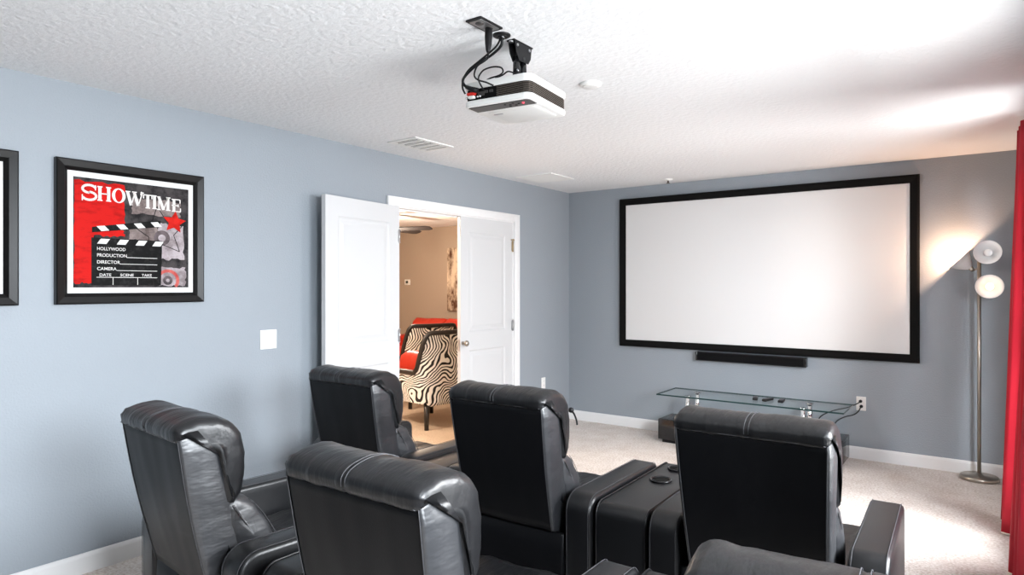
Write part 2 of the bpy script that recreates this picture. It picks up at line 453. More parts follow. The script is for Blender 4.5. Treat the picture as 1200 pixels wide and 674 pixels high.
# ------------------------------------------------------------------ lounge seen through the doorway
structure('floor_lounge', bx(-6.6, -.06, -4.2, 2.6, -.1, 0), M_carpet2)
structure('ceiling_lounge', bx(-6.6, -.12, -4.2, 2.6, H, H+.1), M_ceil)
structure('wall_lounge_far', bx(-6.6, 0, 2.2, 2.32, 0, H), M_tan)
structure('wall_lounge_left', bx(-6.7, -6.5, -4.2, 2.4, 0, H), M_tan)
structure('wall_lounge_near', bx(-6.6, -.12, -4.2, -4.08, 0, H), M_tan)
bm = bmesh.new(); box(bm, -.14, -.12, -4.2, DY0-.08, 0, H); box(bm, -.14, -.12, DY1+.08, 2.2, 0, H); box(bm, -.14, -.12, DY0-.08, DY1+.08, DZ+.08, H)
structure('wall_lounge_right', bm, M_tan)
baseboard('baseboard_lounge', 'x', -6.5, -.14, 2.2, -1)

# ------------------------------------------------------------------ recliners
def arm_profile(y0, y1, z0, z1, rb, rf):
    pts = [(y0, z0), (y1, z0)]
    for i in range(7):
        a = R(90*i/6); pts.append((y1-rf+rf*math.cos(a), z1-rf+rf*math.sin(a)))
    for i in range(9):
        a = R(90+90*i/8); pts.append((y0+rb+rb*math.cos(a), z1-rb+rb*math.sin(a)))
    return pts

Y0 = -.35   # local y of the rear end of the arms
def build_recliner():
    t = thing('recliner', '', 'recliner chair')
    def sh(pts): return [(y+Y0, z) for y, z in pts]
    # base box between the arms, with rear skirt
    bm = bmesh.new(); box(bm, -.268, .268, Y0+.02, Y0+.62, .05, .30)
    obj('base', bm, M_leather, t, bevel=.012)
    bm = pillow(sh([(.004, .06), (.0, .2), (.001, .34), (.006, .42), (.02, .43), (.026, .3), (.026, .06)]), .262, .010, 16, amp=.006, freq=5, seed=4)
    obj('rear_skirt', bm, M_leather_shaded, t, smooth=True)
    # arms
    for s in (-1, 1):
        bm = bmesh.new(); a, b = sorted((s*.272, s*.388))
        prism(bm, [(y+Y0, z) for y, z in arm_profile(0, .68, .04, .60, .075, .05)], 'x', a, b)
        ar = obj('armrest', bm, M_leather, t, bevel=.016, seg=3)
        for xx in (a+.010, b-.010):
            bm = bmesh.new()
            pp = [(xx, y+Y0, z) for y, z in arm_profile(-.001, .681, .06, .6012, .076, .05)[2:]]
            pp = [(xx, Y0+.681, .10)]+pp+[(xx, Y0-.001, .10)]
            tube(bm, pp, .0011, 5)
            obj('stitching', bm, M_stitch, ar)
        for yy in (.06, .60):
            bm = bmesh.new(); lathe(bm, [(0, 0), (.022, 0), (.026, .04), (0, .04)], 16, center=(s*.330, Y0+yy, 0))
            obj('foot', bm, M_blackp, t)
    # seat cushion and footrest
    bm = pillow(sh([(.16, .30), (.50, .28), (.72, .28), (.76, .33), (.765, .40), (.74, .455), (.68, .475), (.5, .47), (.3, .455), (.16, .45)]), .266, .03, 24, amp=.008, freq=5, seed=1)
    obj('seat_cushion', bm, M_leather_soft, t, smooth=True)
    bm = pillow(sh([(.70, .07), (.745, .07), (.765, .12), (.765, .22), (.75, .275), (.70, .275)]), .262, .02, 20, amp=.005, freq=5, seed=2)
    obj('footrest', bm, M_leather_soft, t, smooth=True)
    # back shell: leaning slab, narrower at its foot
    tp = lambda z: .985 - .075*max(0, min(1, (.93-z)/.5))
    prof = []
    n = 14
    for i in range(n+1):       # rear face from top to bottom
        f = i/n; z = .962-(.962-.435)*f; y = -.118+.108*f+.010*math.sin(f*math.pi)*-1
        prof.append((y, z))
    prof += [(.02, .425), (.10, .40), (.135, .42)]
    for i in range(1, 9):
        f = i/8; z = .43+(.93-.43)*f; y = .125-.125*f
        prof.append((y, z))
    prof += [(-.02, .962), (-.07, .972)]
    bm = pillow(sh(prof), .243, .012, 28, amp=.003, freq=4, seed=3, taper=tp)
    shell = obj('back_shell', bm, M_leather_shaded, t, smooth=True)
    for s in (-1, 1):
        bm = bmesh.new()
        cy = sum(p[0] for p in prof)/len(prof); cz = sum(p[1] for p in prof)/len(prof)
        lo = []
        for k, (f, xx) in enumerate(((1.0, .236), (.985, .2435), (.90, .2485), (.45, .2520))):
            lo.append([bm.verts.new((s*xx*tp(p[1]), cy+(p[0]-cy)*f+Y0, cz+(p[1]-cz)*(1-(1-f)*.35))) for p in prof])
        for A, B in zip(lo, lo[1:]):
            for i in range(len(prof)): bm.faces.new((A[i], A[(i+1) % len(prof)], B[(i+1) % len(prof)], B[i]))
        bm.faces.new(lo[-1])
        obj('side_panel', bm, M_leather_lit, shell, smooth=True)  # thin skin over the shell side, added to carry the lit leather
    for s in (-1, 1):
        bm = bmesh.new(); tube(bm, [(s*.2385*tp(p[1]), p[0]+Y0-.0005, p[1]) for p in prof[:n+1]], .0012, 5)
        obj('stitching', bm, M_stitch, shell)
    # headrest roll over the top
    prof = [(-.116, .945), (-.128, .962), (-.128, .982), (-.112, 1.000), (-.080, 1.012), (-.035, 1.018), (.010, 1.012), (.050, .995), (.082, .965),
            (.096, .925), (.103, .88), (.104, .83), (.099, .78), (.086, .74), (.064, .715), (.040, .715), (.022, .74), (.012, .80), (.0, .87), (-.02, .925), (-.06, .945)]
    pr2 = [(p.y, p.z) for p in spline([(0, y, z) for y, z in prof], 2, closed=True)]
    bm = pillow(sh(pr2), .249, .034, 40, amp=.005, freq=7, seam=.004, seed=6, pucker=.0025)
    head = obj('headrest', bm, M_leather_soft, t, smooth=True)
    for xx in (-.007, .007):
        bm = bmesh.new(); tube(bm, spline([(xx, y+Y0, z) for y, z in prof[1:10]], 4), .0011, 5)
        obj('stitching', bm, M_stitch, head)
    bm = bmesh.new(); tube(bm, [(-.232+.464*i/24, Y0-.1245, .953) for i in range(25)], .0011, 5)
    obj('stitching', bm, M_stitch, head)
    # lumbar cushion
    prof = [(.03, .72), (.07, .735), (.115, .72), (.155, .675), (.190, .62), (.222, .56), (.240, .50), (.238, .46), (.20, .445), (.13, .45), (.10, .48), (.07, .56), (.04, .65)]
    pr2 = [(p.y, p.z) for p in spline([(0, y, z) for y, z in prof], 2, closed=True)]
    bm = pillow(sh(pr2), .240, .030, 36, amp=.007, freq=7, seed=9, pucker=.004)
    lum = obj('lumbar_cushion', bm, M_leather_lit, t, smooth=True)
    for s in (-1, 1):
        bm = bmesh.new(); tube(bm, spline([(s*.228, y+Y0+.001, z+.001) for y, z in prof[2:8]], 4), .0012, 5)
        obj('stitching', bm, M_stitch, lum)
    return t

GR = 'black leather recliners set out in two rows'
recl = build_recliner()
SEATS = [ # x, rear y, angle, label
    (1.030, -3.83, 0.0, 'black leather recliner of the front row nearest the open white door leaf'),
    (2.005, -3.83, .6, 'black leather recliner in the middle of the front row, in front of the zebra chair'),
    (3.030, -3.83, 1.6, 'black leather recliner of the front row standing before the glass media table'),
    (1.405, -4.92, -5.0, 'black leather recliner of the rear row closest to the blue wall'),
    (2.428, -4.945, 0.0, 'black leather recliner in the middle of the rear row, nearest full back to the viewer'),
    (3.510, -4.99, 5.0, 'black leather recliner cut off at the lower right, only its headrest top showing'),
]
chairs = []
for i, (x, y, a, lab) in enumerate(SEATS):
    c = recl if i == 0 else copy_tree(recl)
    a = R(a)
    c.location = (x - (-Y0)*math.sin(a), y + (-Y0)*math.cos(a), 0); c.rotation_euler = (0, 0, a)
    c['label'] = lab; c['group'] = GR
    chairs.append(c)

# consoles between the recliners
def build_console(wd):
    t = thing('console', '', 'console')
    bm = bmesh.new()
    h = wd/2
    prism(bm, [(y+Y0, z) for y, z in arm_profile(.0, .76, .03, .582, .05, .05)], 'x', -h, h)
    body = obj('body', bm, M_leather, t, bevel=.014, seg=3)
    for s in (-1, 1):
        pp = [(s*(h-.006), y+Y0, z) for y, z in arm_profile(-.001, .761, .06, .5832, .051, .05)[2:]]
        bm = bmesh.new(); tube(bm, pp+[(s*(h-.006), Y0-.001, .05)], .0035, 6)
        obj('piping', bm, M_leather, body)
    for yy in (.43, .64):
        bm = bmesh.new()
        lathe(bm, [(.034, .5825), (.048, .5825), (.049, .588), (.046, .591), (.042, .590), (.040, .584), (.038, .5830), (.0, .5831)], 28, center=(-.01, yy+Y0, 0))
        cu_ = obj('cup_holder', bm, M_gloss, t)
        bm = bmesh.new(); lathe(bm, [(.0405, .5826), (.0405, .5852), (.036, .5856), (0, .5856)], 28, center=(-.01, yy+Y0, 0)); obj('cup_shade_disc', bm, M_velvet, cu_)  # no hole is cut: a flat black disc paints the shade inside the holder
    return t
GC = 'black leather consoles between the recliners'
CONS = [
    (1.515, -3.83, 0.0, .182, 'black leather console between the front row recliner by the door and the middle one'),
    (2.516, -3.81, 1.0, .218, 'black leather console with two cup holders in the middle of the picture'),
    (1.938, -4.92, 0.0, .150, 'black leather console between the two left recliners of the rear row'),
    (2.952, -4.97, 2.5, .190, 'black leather console between the middle and right recliners of the rear row'),
]
for i, (x, y, a, wd, lab) in enumerate(CONS):
    c = build_console(wd)
    a = R(a)
    c.location = (x - (-Y0)*math.sin(a), y + (-Y0)*math.cos(a), 0); c.rotation_euler = (0, 0, a)
    c['label'] = lab; c['group'] = GC
# pull tab hanging on the middle recliner's headrest
bm = bmesh.new()
lathe(bm, [(0, -.012), (.010, -.008), (.012, 0), (.010, .008), (0, .012)], 12, center=(.240, .108+Y0, .915))
tube(bm, spline([(.240, .110+Y0, .915), (.246, .124+Y0, .895), (.252, .132+Y0, .87), (.254, .134+Y0, .85)], 5), .004, 6)
obj('pull_strap', bm, M_blackp, chairs[1], label='black knob with a short hanging strap')

# ------------------------------------------------------------------ projection screen and sound bar
SX0, SX1, SZ0, SZ1 = .621, 3.229, .826, 2.319
t = thing('projection_screen', 'large white projection screen with a wide black border on the end wall', 'projection screen', ((SX0+SX1)/2, 0, SZ0))
bm = bmesh.new(); fw = .066
x0, x1, z0, z1 = SX0-(SX0+SX1)/2, SX1-(SX0+SX1)/2, 0, SZ1-SZ0
def mitre_frame(bm, x0, x1, z0, z1, fw, yb, yf, lip=.008):
    prof = [(0, yb), (0, yf), (fw*.25, yf-.004), (fw, yf+.006), (fw, yb)]
    corners = [(x0, z0, 1, 1), (x1, z0, -1, 1), (x1, z1, -1, -1), (x0, z1, 1, -1)]
    loops = [[bm.verts.new((cx+sx*i, y, cz+sz*i)) for i, y in prof] for cx, cz, sx, sz in corners]
    n = len(prof)
    for k in range(4):
        A, B = loops[k], loops[(k+1) % 4]
        for i in range(n): bm.faces.new((A[i], A[(i+1) % n], B[(i+1) % n], B[i]))
mitre_frame(bm, x0, x1, z0, z1, fw, -.006, -.040)
obj('border', bm, M_velvet, t)
obj('screen_surface', bx(x0+.05, x1-.05, -.026, -.020, z0+.05, z1-.05), M_screen, t)

t = thing('sound_bar', 'long black sound bar on the wall under the projection screen', 'sound bar', (1.918, 0, .735))
bm = bmesh.new(); box(bm, -.470, .470, -.075, -.010, 0, .080)
bar = obj('housing', bm, M_blackp, t, bevel=.008)
for s in (-1, 1): obj('end_cap', bx(*sorted((s*.470, s*.488)), -.077, -.008, -.001, .081), M_gloss, t, bevel=.005)
obj('grille', bx(-.465, .465, -.079, -.074, .006, .074), mat('speaker_cloth', (.004, .004, .0045), .9, spec=.12, bump=.5, bscale=900, bdist=.001), t)
for x in (-.27, .27): obj('wall_bracket', bx(x-.03, x+.03, -.012, 0, .02, .06), M_steel, t)

# ------------------------------------------------------------------ media table
t = thing('media_table', 'low media table with glass shelf on chrome posts over a black base', 'media table', (2.0, -.285, 0))
bm = bmesh.new(); box(bm, -.79, .745, -.15, .17, .03, .215)
obj('base', bm, M_gloss, t, bevel=.006)
obj('plinth', bx(-.76, .715, -.12, .15, 0, .03), M_blackp, t)
bm = bmesh.new(); box(bm, -.80, .755, -.17, .19, .215, .225)
obj('lower_shelf', bm, M_glass, t)
bm = bmesh.new(); box(bm, -.765, .765, -.235, .215, .447, .457)
top = obj('glass_top', bm, M_glass, t)
bm = bmesh.new(); 
box(bm, -.767, .767, -.2375, -.2350, .446, .458); box(bm, -.767, .767, .215, .2175, .446, .458)
box(bm, -.7675, -.765, -.2375, .2175, .446, .458); box(bm, .765, .7675, -.2375, .2175, .446, .458)
obj('glass_edge', bm, M_edge, top)
for x in (-.52, .45):
    for y in (-.12, .13):
        bm = bmesh.new(); tube(bm, [(x, y, .225), (x, y, .447)], .022, 18); tube(bm, [(x, y, .225), (x, y, .233)], .032, 18); tube(bm, [(x, y, .439), (x, y, .447)], .030, 18)
        obj('post', bm, M_chrome, t)
# remotes
def build_remote():
    t = thing('remote_control', '', 'remote control')
    bm = bmesh.new(); box(bm, -.021, .021, -.065, .065, 0, .022)
    obj('housing', bm, M_blackp, t, bevel=.008, seg=3)
    bm = bmesh.new()
    for r in range(6):
        for c in range(3):
            lathe(bm, [(.0045, .0215), (.004, .0238), (0, .0242)], 8, center=(-.013+.013*c, -.048+.016*r, 0))
    obj('keypad', bm, mat('grey_rubber', (.10, .10, .11), .6), t)
    return t
rem = build_remote()
for i, (x, y, a, lab) in enumerate([(2.045, -.30, 12, 'black remote control on the glass table, leftmost of three'), (2.150, -.31, -14, 'black remote control on the glass table, middle of three'), (2.258, -.30, 5, 'black remote control on the glass table, rightmost of three')]):
    c = rem if i == 0 else copy_tree(rem)
    c.location = (x, y, .458); c.rotation_euler = (0, 0, R(a)); c['label'] = lab; c['group'] = 'remote controls on the glass table'

# ------------------------------------------------------------------ outlets, switch, cords
def outlet(name, label, M):
    t = thing(name, label, 'wall outlet'); t.matrix_world = M
    bm = bmesh.new(); box(bm, -.036, .036, -.006, 0, -.058, .058); obj('cover_plate', bm, M_whitep, t, bevel=.003)
    for z in (-.021, .021):
        bm = bmesh.new(); box(bm, -.017, .017, -.009, -.005, z-.014, z+.014); s = obj('socket', bm, M_whitep, t, bevel=.004)
        bm = bmesh.new(); box(bm, -.008, -.006, -.0095, -.0085, z-.005, z+.006); box(bm, .006, .008, -.0095, -.0085, z-.005, z+.006); obj('slot', bm, M_greyp, s)
    return t
outlet('wall_outlet', 'white double wall outlet with two black cords plugged in beside the media table', Matrix.Translation((2.815, 0, .460)))
outlet('wall_outlet', 'white wall outlet low on the left wall between door and corner', Matrix.Translation((0, -.513, .445)) @ Matrix.Rotation(R(90), 4, 'Z'))
for k, (z, pts) in enumerate([(.481, [(2.812, -.012, .481), (2.812, -.035, .481), (2.79, -.05, .462), (2.72, -.06, .425), (2.62, -.055, .39), (2.52, -.05, .33), (2.46, -.05, .23)]),
                              (.439, [(2.818, -.012, .439), (2.818, -.036, .439), (2.80, -.05, .40), (2.765, -.06, .37), (2.70, -.06, .345), (2.64, -.055, .30), (2.60, -.055, .23)])]):
    t = thing('mains_cable', ['black power cord from the upper socket of the outlet to the media table', 'black power cord from the lower socket of the outlet to the media table'][k], 'cord', pts[0], group='cords from the outlet')
    bm = bmesh.new(); o_ = Vector(pts[0])
    tube(bm, [Vector(p)-o_ for p in spline(pts, 8)[6:]], .0045, 8); obj('cable', bm, M_blackp, t)
    bm = bmesh.new(); tube(bm, [(0, .002, 0), (0, -.012, 0), (0, -.026, 0)], [.013, .013, .007], 12); obj('plug', bm, M_blackp, t)
t = thing('light_switch', 'white double rocker light switch on the blue left wall', 'light switch', (0, -3.663, 1.10), R(90))
bm = bmesh.new(); box(bm, -.058, .058, -.006, 0, -.060, .060); obj('cover_plate', bm, M_whitep, t, bevel=.003)
for x in (-.024, .024):
    bm = bmesh.new(); prism(bm, [(-.005, -.034), (-.012, -.034), (-.007, 0), (-.009, .034), (-.005, .034)], 'x', x-.0165, x+.0165); obj('rocker', bm, M_whitep, t)

# ------------------------------------------------------------------ wall pictures
PW, PH = .735, .715
def text_bm(s, size, bold=0.0, sx=1.0):
    cu = bpy.data.curves.new('t', 'FONT'); cu.body = s; cu.size = size; cu.offset = bold; cu.fill_mode = 'FRONT'; cu.space_character = 1.0
    o = bpy.data.objects.new('t', cu); COL.objects.link(o)
    dg = bpy.context.evaluated_depsgraph_get(); dg.update()
    me = bpy.data.meshes.new_from_object(o.evaluated_get(dg))
    bpy.data.objects.remove(o); bpy.data.curves.remove(cu)
    bm = bmesh.new(); bm.from_mesh(me); bpy.data.meshes.remove(me)
    return bm

def build_picture_frame(t):
    # local: x to the right, -y out of the wall, z up; origin bottom centre on the wall
    bm = bmesh.new()
    prof = [(0, 0), (0, -.030), (.006, -.034), (.036, -.026), (.050, -.016), (.054, -.012), (.054, 0)]
    corners = [(-PW/2, 0, 1, 1), (PW/2, 0, -1, 1), (PW/2, PH, -1, -1), (-PW/2, PH, 1, -1)]
    loops = [[bm.verts.new((cx+sx*i, y, cz+sz*i)) for i, y in prof] for cx, cz, sx, sz in corners]
    n = len(prof)
    for k in range(4):
        A, B = loops[k], loops[(k+1) % 4]
        for i in range(n): bm.faces.new((A[i], A[(i+1) % n], B[(i+1) % n], B[i]))
    obj('frame', bm, M_frame, t)
    obj('mat_board', bx(-PW/2+.050, PW/2-.050, -.008, -.004, .050, PH-.050), M_matboard, t)

t = thing('framed_poster', 'black framed SHOWTIME poster with clapperboard and red star on the left wall', 'framed poster', (0, -4.4625, 1.346), R(90))
build_picture_frame(t)
U0, UW, V0, VH = -PW/2+.080, PW-.160, .082, PH-.164
def uv(u, v, d): return (U0+u*UW, -.0085-d, V0+v*VH)
def poly(bm, pts, d, m=0):
    f = bm.faces.new([bm.verts.new(uv(u, v, d)) for u, v in pts]); f.material_index = m
A_dark = art_mat('print_charcoal', (.012, .011, .012), (.06, .053, .053), 14)
A_red = art_mat('print_red', (.22, .003, .003), (.50, .008, .006), 9, stretch=(1, 1, 3), p=(.3, .5))
A_taupe = art_mat('print_taupe', (.10, .075, .07), (.25, .20, .19), 11)
A_pale = art_mat('print_pale_mauve', (.20, .165, .17), (.42, .37, .385), 10)
A_white = mat('print_white', (.66, .64, .62), .5, spec=.06)
A_pink = art_mat('print_cream_lettering', (.52, .32, .30), (.70, .66, .63), 30, p=(.28, .4))
A_black = art_mat('print_black', (.006, .006, .006), (.035, .033, .032), 30, p=(.5, .8))
A_grey = art_mat('print_reel_grey', (.05, .042, .044), (.14, .11, .115), 14)
A_redstar = art_mat('print_star_red', (.32, .006, .004), (.55, .016, .010), 16)
bm = bmesh.new(); box(bm, U0, U0+UW, -.0090, -.0075, V0, V0+VH)
prt = obj('print', bm, A_dark, t)
rng = random.Random(3)
def ragged(u0, u1, v0, v1, j=.012, n=9):
    pts = []
    for i in range(n): pts.append((u0+(u1-u0)*i/n, v0+rng.uniform(-j, j)))
    for i in range(n): pts.append((u1+rng.uniform(-j, j), v0+(v1-v0)*i/n))
    for i in range(n): pts.append((u1-(u1-u0)*i/n, v1+rng.uniform(-j, j)))
    for i in range(n): pts.append((u0+rng.uniform(0, j), v1-(v1-v0)*i/n))
    return [(max(.003, min(.997, u)), max(.003, min(.997, v))) for u, v in pts]
bm = bmesh.new(); poly(bm, ragged(.0, .41, .55, .97), .0012); poly(bm, ragged(.0, .15, .04, .58), .0011); poly(bm, ragged(.15, .41, .48, .57), .0010)
obj('red_field', bm, A_red, prt)
bm = bmesh.new(); poly(bm, ragged(.47, .92, .71, .86), .0012); poly(bm, ragged(.45, .70, .46, .60), .0011)
obj('taupe_patch', bm, A_taupe, prt)
bm = bmesh.new(); poly(bm, ragged(.70, .95, .28, .63), .0013); poly(bm, ragged(.72, .97, .015, .20), .0012)
obj('pale_patch', bm, A_pale, prt)
def disc(bm, u, v, r0, r1, d, n=28, a0=0, a1=360):
    for i in range(n):
        p, q = R(a0+(a1-a0)*i/n), R(a0+(a1-a0)*(i+1)/n)
        poly(bm, [(u+r0*math.cos(p), v+r0*math.sin(p)), (u+r1*math.cos(p), v+r1*math.sin(p)), (u+r1*math.cos(q), v+r1*math.sin(q)), (u+r0*math.cos(q), v+r0*math.sin(q))], d)
bm = bmesh.new();  disc(bm, .80, .07, .018, .045, .0016)
obj('film_reel', bm, A_grey, prt)
bm = bmesh.new(); disc(bm, .745, .49, .035, .075, .0016); obj('film_reel', bm, A_grey, prt)
bm = bmesh.new(); disc(bm, .80, .07, .080, .110, .0016, a0=-40, a1=175); obj('red_ring', bm, art_mat('print_dull_red', (.35, .05, .05), (.5, .12, .10), 20), prt)
# clapperboard
bm = bmesh.new()
poly(bm, [(.14, .02), (.735, .02), (.745, .375), (.745, .46), (.14, .46)], .0020)
poly(bm, [(.145, .505), (.72, .595), (.735, .655), (.70, .66), (.145, .555)], .0020)
clap = obj('clapperboard', bm, A_black, prt)
bm = bmesh.new()
for u in (.185, .345, .505, .655):
    poly(bm, [(u, .405), (u+.075, .405), (u+.105, .452), (u+.03, .452)], .0026)
for u in (.175, .335, .485, .635):
    z = .513+(u-.145)*.155
    poly(bm, [(u+.045, z+.004), (u+.11, z+.014), (u+.07, z+.056), (u+.005, z+.047)], .0026)
obj('white_stripe', bm, A_white, clap)
bm = bmesh.new()
def line(bm, u0, v0, u1, v1, w, d=.0026):
    dx, dy = u1-u0, v1-v0; L = math.hypot(dx, dy); nx, ny = -dy/L*w/2, dx/L*w/2
    poly(bm, [(u0-nx, v0-ny), (u1-nx, v1-ny), (u1+nx, v1+ny), (u0+nx, v0+ny)], d)
for v, u0 in ((.285, .43), (.222, .37), (.160, .345)): line(bm, u0, v, .70, v, .005)
line(bm, .18, .095, .70, .095, .005); line(bm, .315, .095, .315, .025, .005); line(bm, .525, .095, .525, .025, .005)
obj('ruled_line', bm, A_white, clap)
def put_text(s, u, v, size, wid, d, m, name, parent, bold=.0, ht=None):
    b = text_bm(s, 1.0, bold)
    xs = [q.co.x for q in b.verts]; ys = [q.co.y for q in b.verts]; x0, x1, y0, y1 = min(xs), max(xs), min(ys), max(ys)
    for q in b.verts:
        uu = u+(q.co.x-x0)/(x1-x0)*wid; vv = v+(q.co.y-y0)/(y1-y0)*size
        q.co = Vector(uv(uu, vv, d))
    return obj(name, b, m, parent)
for s, v, w in (('HOLLYWOOD', .345, .235), ('PRODUCTION', .285, .245), ('DIRECTOR', .222, .19), ('CAMERA', .160, .16)):
    put_text(s, .185, v, .030, w, .0028, A_white, 'lettering', clap, bold=.012)
for s, u, w in (('DATE', .205, .095), ('SCENE', .375, .115), ('TAKE', .56, .09)):
    put_text(s, u, .105, .026, w, .0028, A_white, 'lettering', clap, bold=.012)
# SHOWTIME: slab-serif strokes
bm = bmesh.new()
def stroke(pts, w):
    for (a, b), (c, d_) in zip(pts, pts[1:]): line(bm, a, b, c, d_, w, .0032)
def arc(cx, cy, rx, ry, a0, a1, n=14): return [(cx+rx*math.cos(R(a0+(a1-a0)*i/n)), cy+ry*math.sin(R(a0+(a1-a0)*i/n))) for i in range(n+1)]
T, t2 = .026, .010
def ser(u, v, w=.042): line(bm, u-w/2, v, u+w/2, v, t2, .0031)
def band(pts0, pts1):
    for a, b, c, d_ in zip(pts0, pts0[1:], pts1[1:], pts1): poly(bm, [a, b, c, d_], .0032)
def S_(x, y, w, h):
    outer = arc(x+w*.5, y+h*.74, w*.46, h*.26, 20, 270, 16)+arc(x+w*.5, y+h*.27, w*.48, h*.27, 90, -160, 16)
    stroke(outer, .021); line(bm, x+w*.93, y+h*.68, x+w*.93, y+h*1.02, .009); line(bm, x+w*.03, y-.01, x+w*.03, y+h*.33, .009)
def H_(x, y, w, h):
    for u in (x+.022, x+w-.022): line(bm, u, y, u, y+h, T, .0032); ser(u, y); ser(u, y+h)
    line(bm, x+.02, y+h*.5, x+w-.02, y+h*.5, t2, .0032)
def O_(x, y, w, h):
    n = 28
    for i in range(n):
        p, q = 2*math.pi*i/n, 2*math.pi*(i+1)/n
        f = lambda a, rx, ry: (x+w/2+rx*math.cos(a), y+h/2+ry*math.sin(a))
        poly(bm, [f(p, w*.5, h*.53), f(q, w*.5, h*.53), f(q, w*.27, h*.45), f(p, w*.27, h*.45)], .0032)
def W_(x, y, w, h):
    stroke([(x+.01, y+h), (x+w*.30, y)], T); stroke([(x+w*.30, y), (x+w*.5, y+h*.9)], t2); stroke([(x+w*.48, y+h*.95), (x+w*.72, y)], T); stroke([(x+w*.72, y), (x+w*.97, y+h)], t2)
    ser(x+.015, y+h); ser(x+w*.49, y+h); ser(x+w*.96, y+h, .03)
def T_(x, y, w, h):
    line(bm, x+w/2, y, x+w/2, y+h, T, .0032); ser(x+w/2, y); line(bm, x, y+h, x+w, y+h, t2, .0032)
    line(bm, x+.005, y+h-.035, x+.005, y+h, t2); line(bm, x+w-.005, y+h-.035, x+w-.005, y+h, t2)
def I_(x, y, w, h): line(bm, x+w/2, y, x+w/2, y+h, T, .0032); ser(x+w/2, y, w); ser(x+w/2, y+h, w)
def M_(x, y, w, h):
    stroke([(x+.015, y), (x+.015, y+h)], t2); stroke([(x+.015, y+h), (x+w*.47, y)], T); stroke([(x+w*.47, y), (x+w-.025, y+h)], t2); stroke([(x+w-.025, y), (x+w-.025, y+h)], T)
    ser(x+.015, y, .032); ser(x+w-.022, y); ser(x+.015, y+h, .03); ser(x+w-.022, y+h)
def E_(x, y, w, h):
    line(bm, x+.022, y, x+.022, y+h, T, .0032)
    for f, e in ((0, w), (.5, w*.75), (1, w*.95)): line(bm, x, y+h*f, x+e, y+h*f, t2, .0032)
    line(bm, x+w, y, x+w, y+.035, t2); line(bm, x+w*.95, y+h-.035, x+w*.95, y+h, t2); line(bm, x+w*.75, y+h*.38, x+w*.75, y+h*.62, t2*.8)
S_(.065, .800, .115, .135); H_(.185, .805, .115, .125); O_(.305, .80, .115, .13); W_(.425, .785, .145, .13)
line(bm, .560, .925, .553, .890, .014, .0032)
T_(.572, .775, .085, .125); I_(.655, .775, .040, .125); M_(.700, .77, .125, .125); E_(.835, .765, .085, .12)
obj('title_lettering', bm, A_pink, prt)
def star(u, v, r, rot, k=.45): return [(u+(r if i % 2 == 0 else r*k)*math.cos(R(90+rot+36*i)), v+(r if i % 2 == 0 else r*k)*math.sin(R(90+rot+36*i))) for i in range(10)]
bm = bmesh.new(); poly(bm, star(.862, .655, .115, -6, .48), .0032); obj('red_star', bm, A_redstar, prt)
bm = bmesh.new(); S = star(.735, .545, .255, 8, .48)
for a, b in zip(S, S[1:]+S[:1]): line(bm, *a, *b, .007, .0018)
obj('star_outline', bm, A_black, prt)

t = thing('framed_picture', 'black framed picture with white mat cut off at the left edge', 'framed picture', (0, -4.980-PW/2, 1.346), R(90))
build_picture_frame(t)
obj('print', bx(U0, U0+UW, -.0100, -.0075, V0, V0+VH), A_taupe, t)

# ------------------------------------------------------------------ ceiling fittings
def vent(name, label, loc, sx, sy, nslat, along):
    t = thing(name, label, 'ceiling vent', loc)
    bm = bmesh.new(); b = .028
    box(bm, -sx/2, sx/2, -sy/2, -sy/2+b, -.008, 0); box(bm, -sx/2, sx/2, sy/2-b, sy/2, -.008, 0)
    box(bm, -sx/2, -sx/2+b, -sy/2+b, sy/2-b, -.008, 0); box(bm, sx/2-b, sx/2, -sy/2+b, sy/2-b, -.008, 0)
    obj('frame', bm, M_whitep, t)
    obj('backing', bx(-sx/2+b, sx/2-b, -sy/2+b, sy/2-b, -.001, 0), M_greyp, t)
    L = (sx if along == 'y' else sy)-2*b
    for i in range(nslat):
        p = -L/2+L*(i+.5)/nslat
        bm = bmesh.new()
        w = L/nslat*.42
        if along == 'y': prism(bm, [(p-w, -.0085), (p-w+.001, -.0095), (p+w, -.0065), (p+w-.001, -.0055)], 'y', -sy/2+b, sy/2-b)
        else: prism(bm, [(p-w, -.0085), (p-w+.001, -.0095), (p+w, -.0065), (p+w-.001, -.0055)], 'x', -sx/2+b, sx/2-b)
        obj('slat', bm, M_whitep, t)
    return t
v1 = vent('ceiling_vent', 'white slatted ceiling vent above the left recliners', (.42, -2.725, H), .27, .39, 15, 'x')
for y in (-.11, -.04, .04, .11): obj('crossbar', bx(-.11, .11, y-.010, y+.010, -.0102, -.002), M_whitep, v1)
vent('ceiling_vent', 'white flush ceiling grille near the corner above the doors', (.34, -1.0, H), .39, .40, 16, 'y')
t = thing('ceiling_disc', 'small round white ceiling disc right of the projector', 'ceiling disc', (2.066, -3.235, H))
bm = bmesh.new(); lathe(bm, [(.055, 0), (.055, -.005), (.050, -.012), (.040, -.014), (0, -.014)], 32); obj('rim', bm, M_whitep, t)
bm = bmesh.new(); lathe(bm, [(.040, -.0135), (.040, -.016), (.036, -.018), (0, -.018)], 32); obj('disc', bm, M_whitep, t)
t = thing('sprinkler', 'small white ceiling sprinkler with dark head above the projection screen', 'sprinkler', (1.234, -.254, H))
bm = bmesh.new(); lathe(bm, [(.045, 0), (.045, -.004), (.03, -.014), (0, -.016)], 24); obj('escutcheon', bm, M_whitep, t)
bm = bmesh.new(); tube(bm, [(0, 0, -.014), (0, 0, -.035)], .008, 10); lathe(bm, [(0, -.035), (.018, -.036), (.018, -.039), (0, -.039)], 16); obj('head', bm, mat('dull_bronze', (.12, .09, .07), .4, metal=1), t)

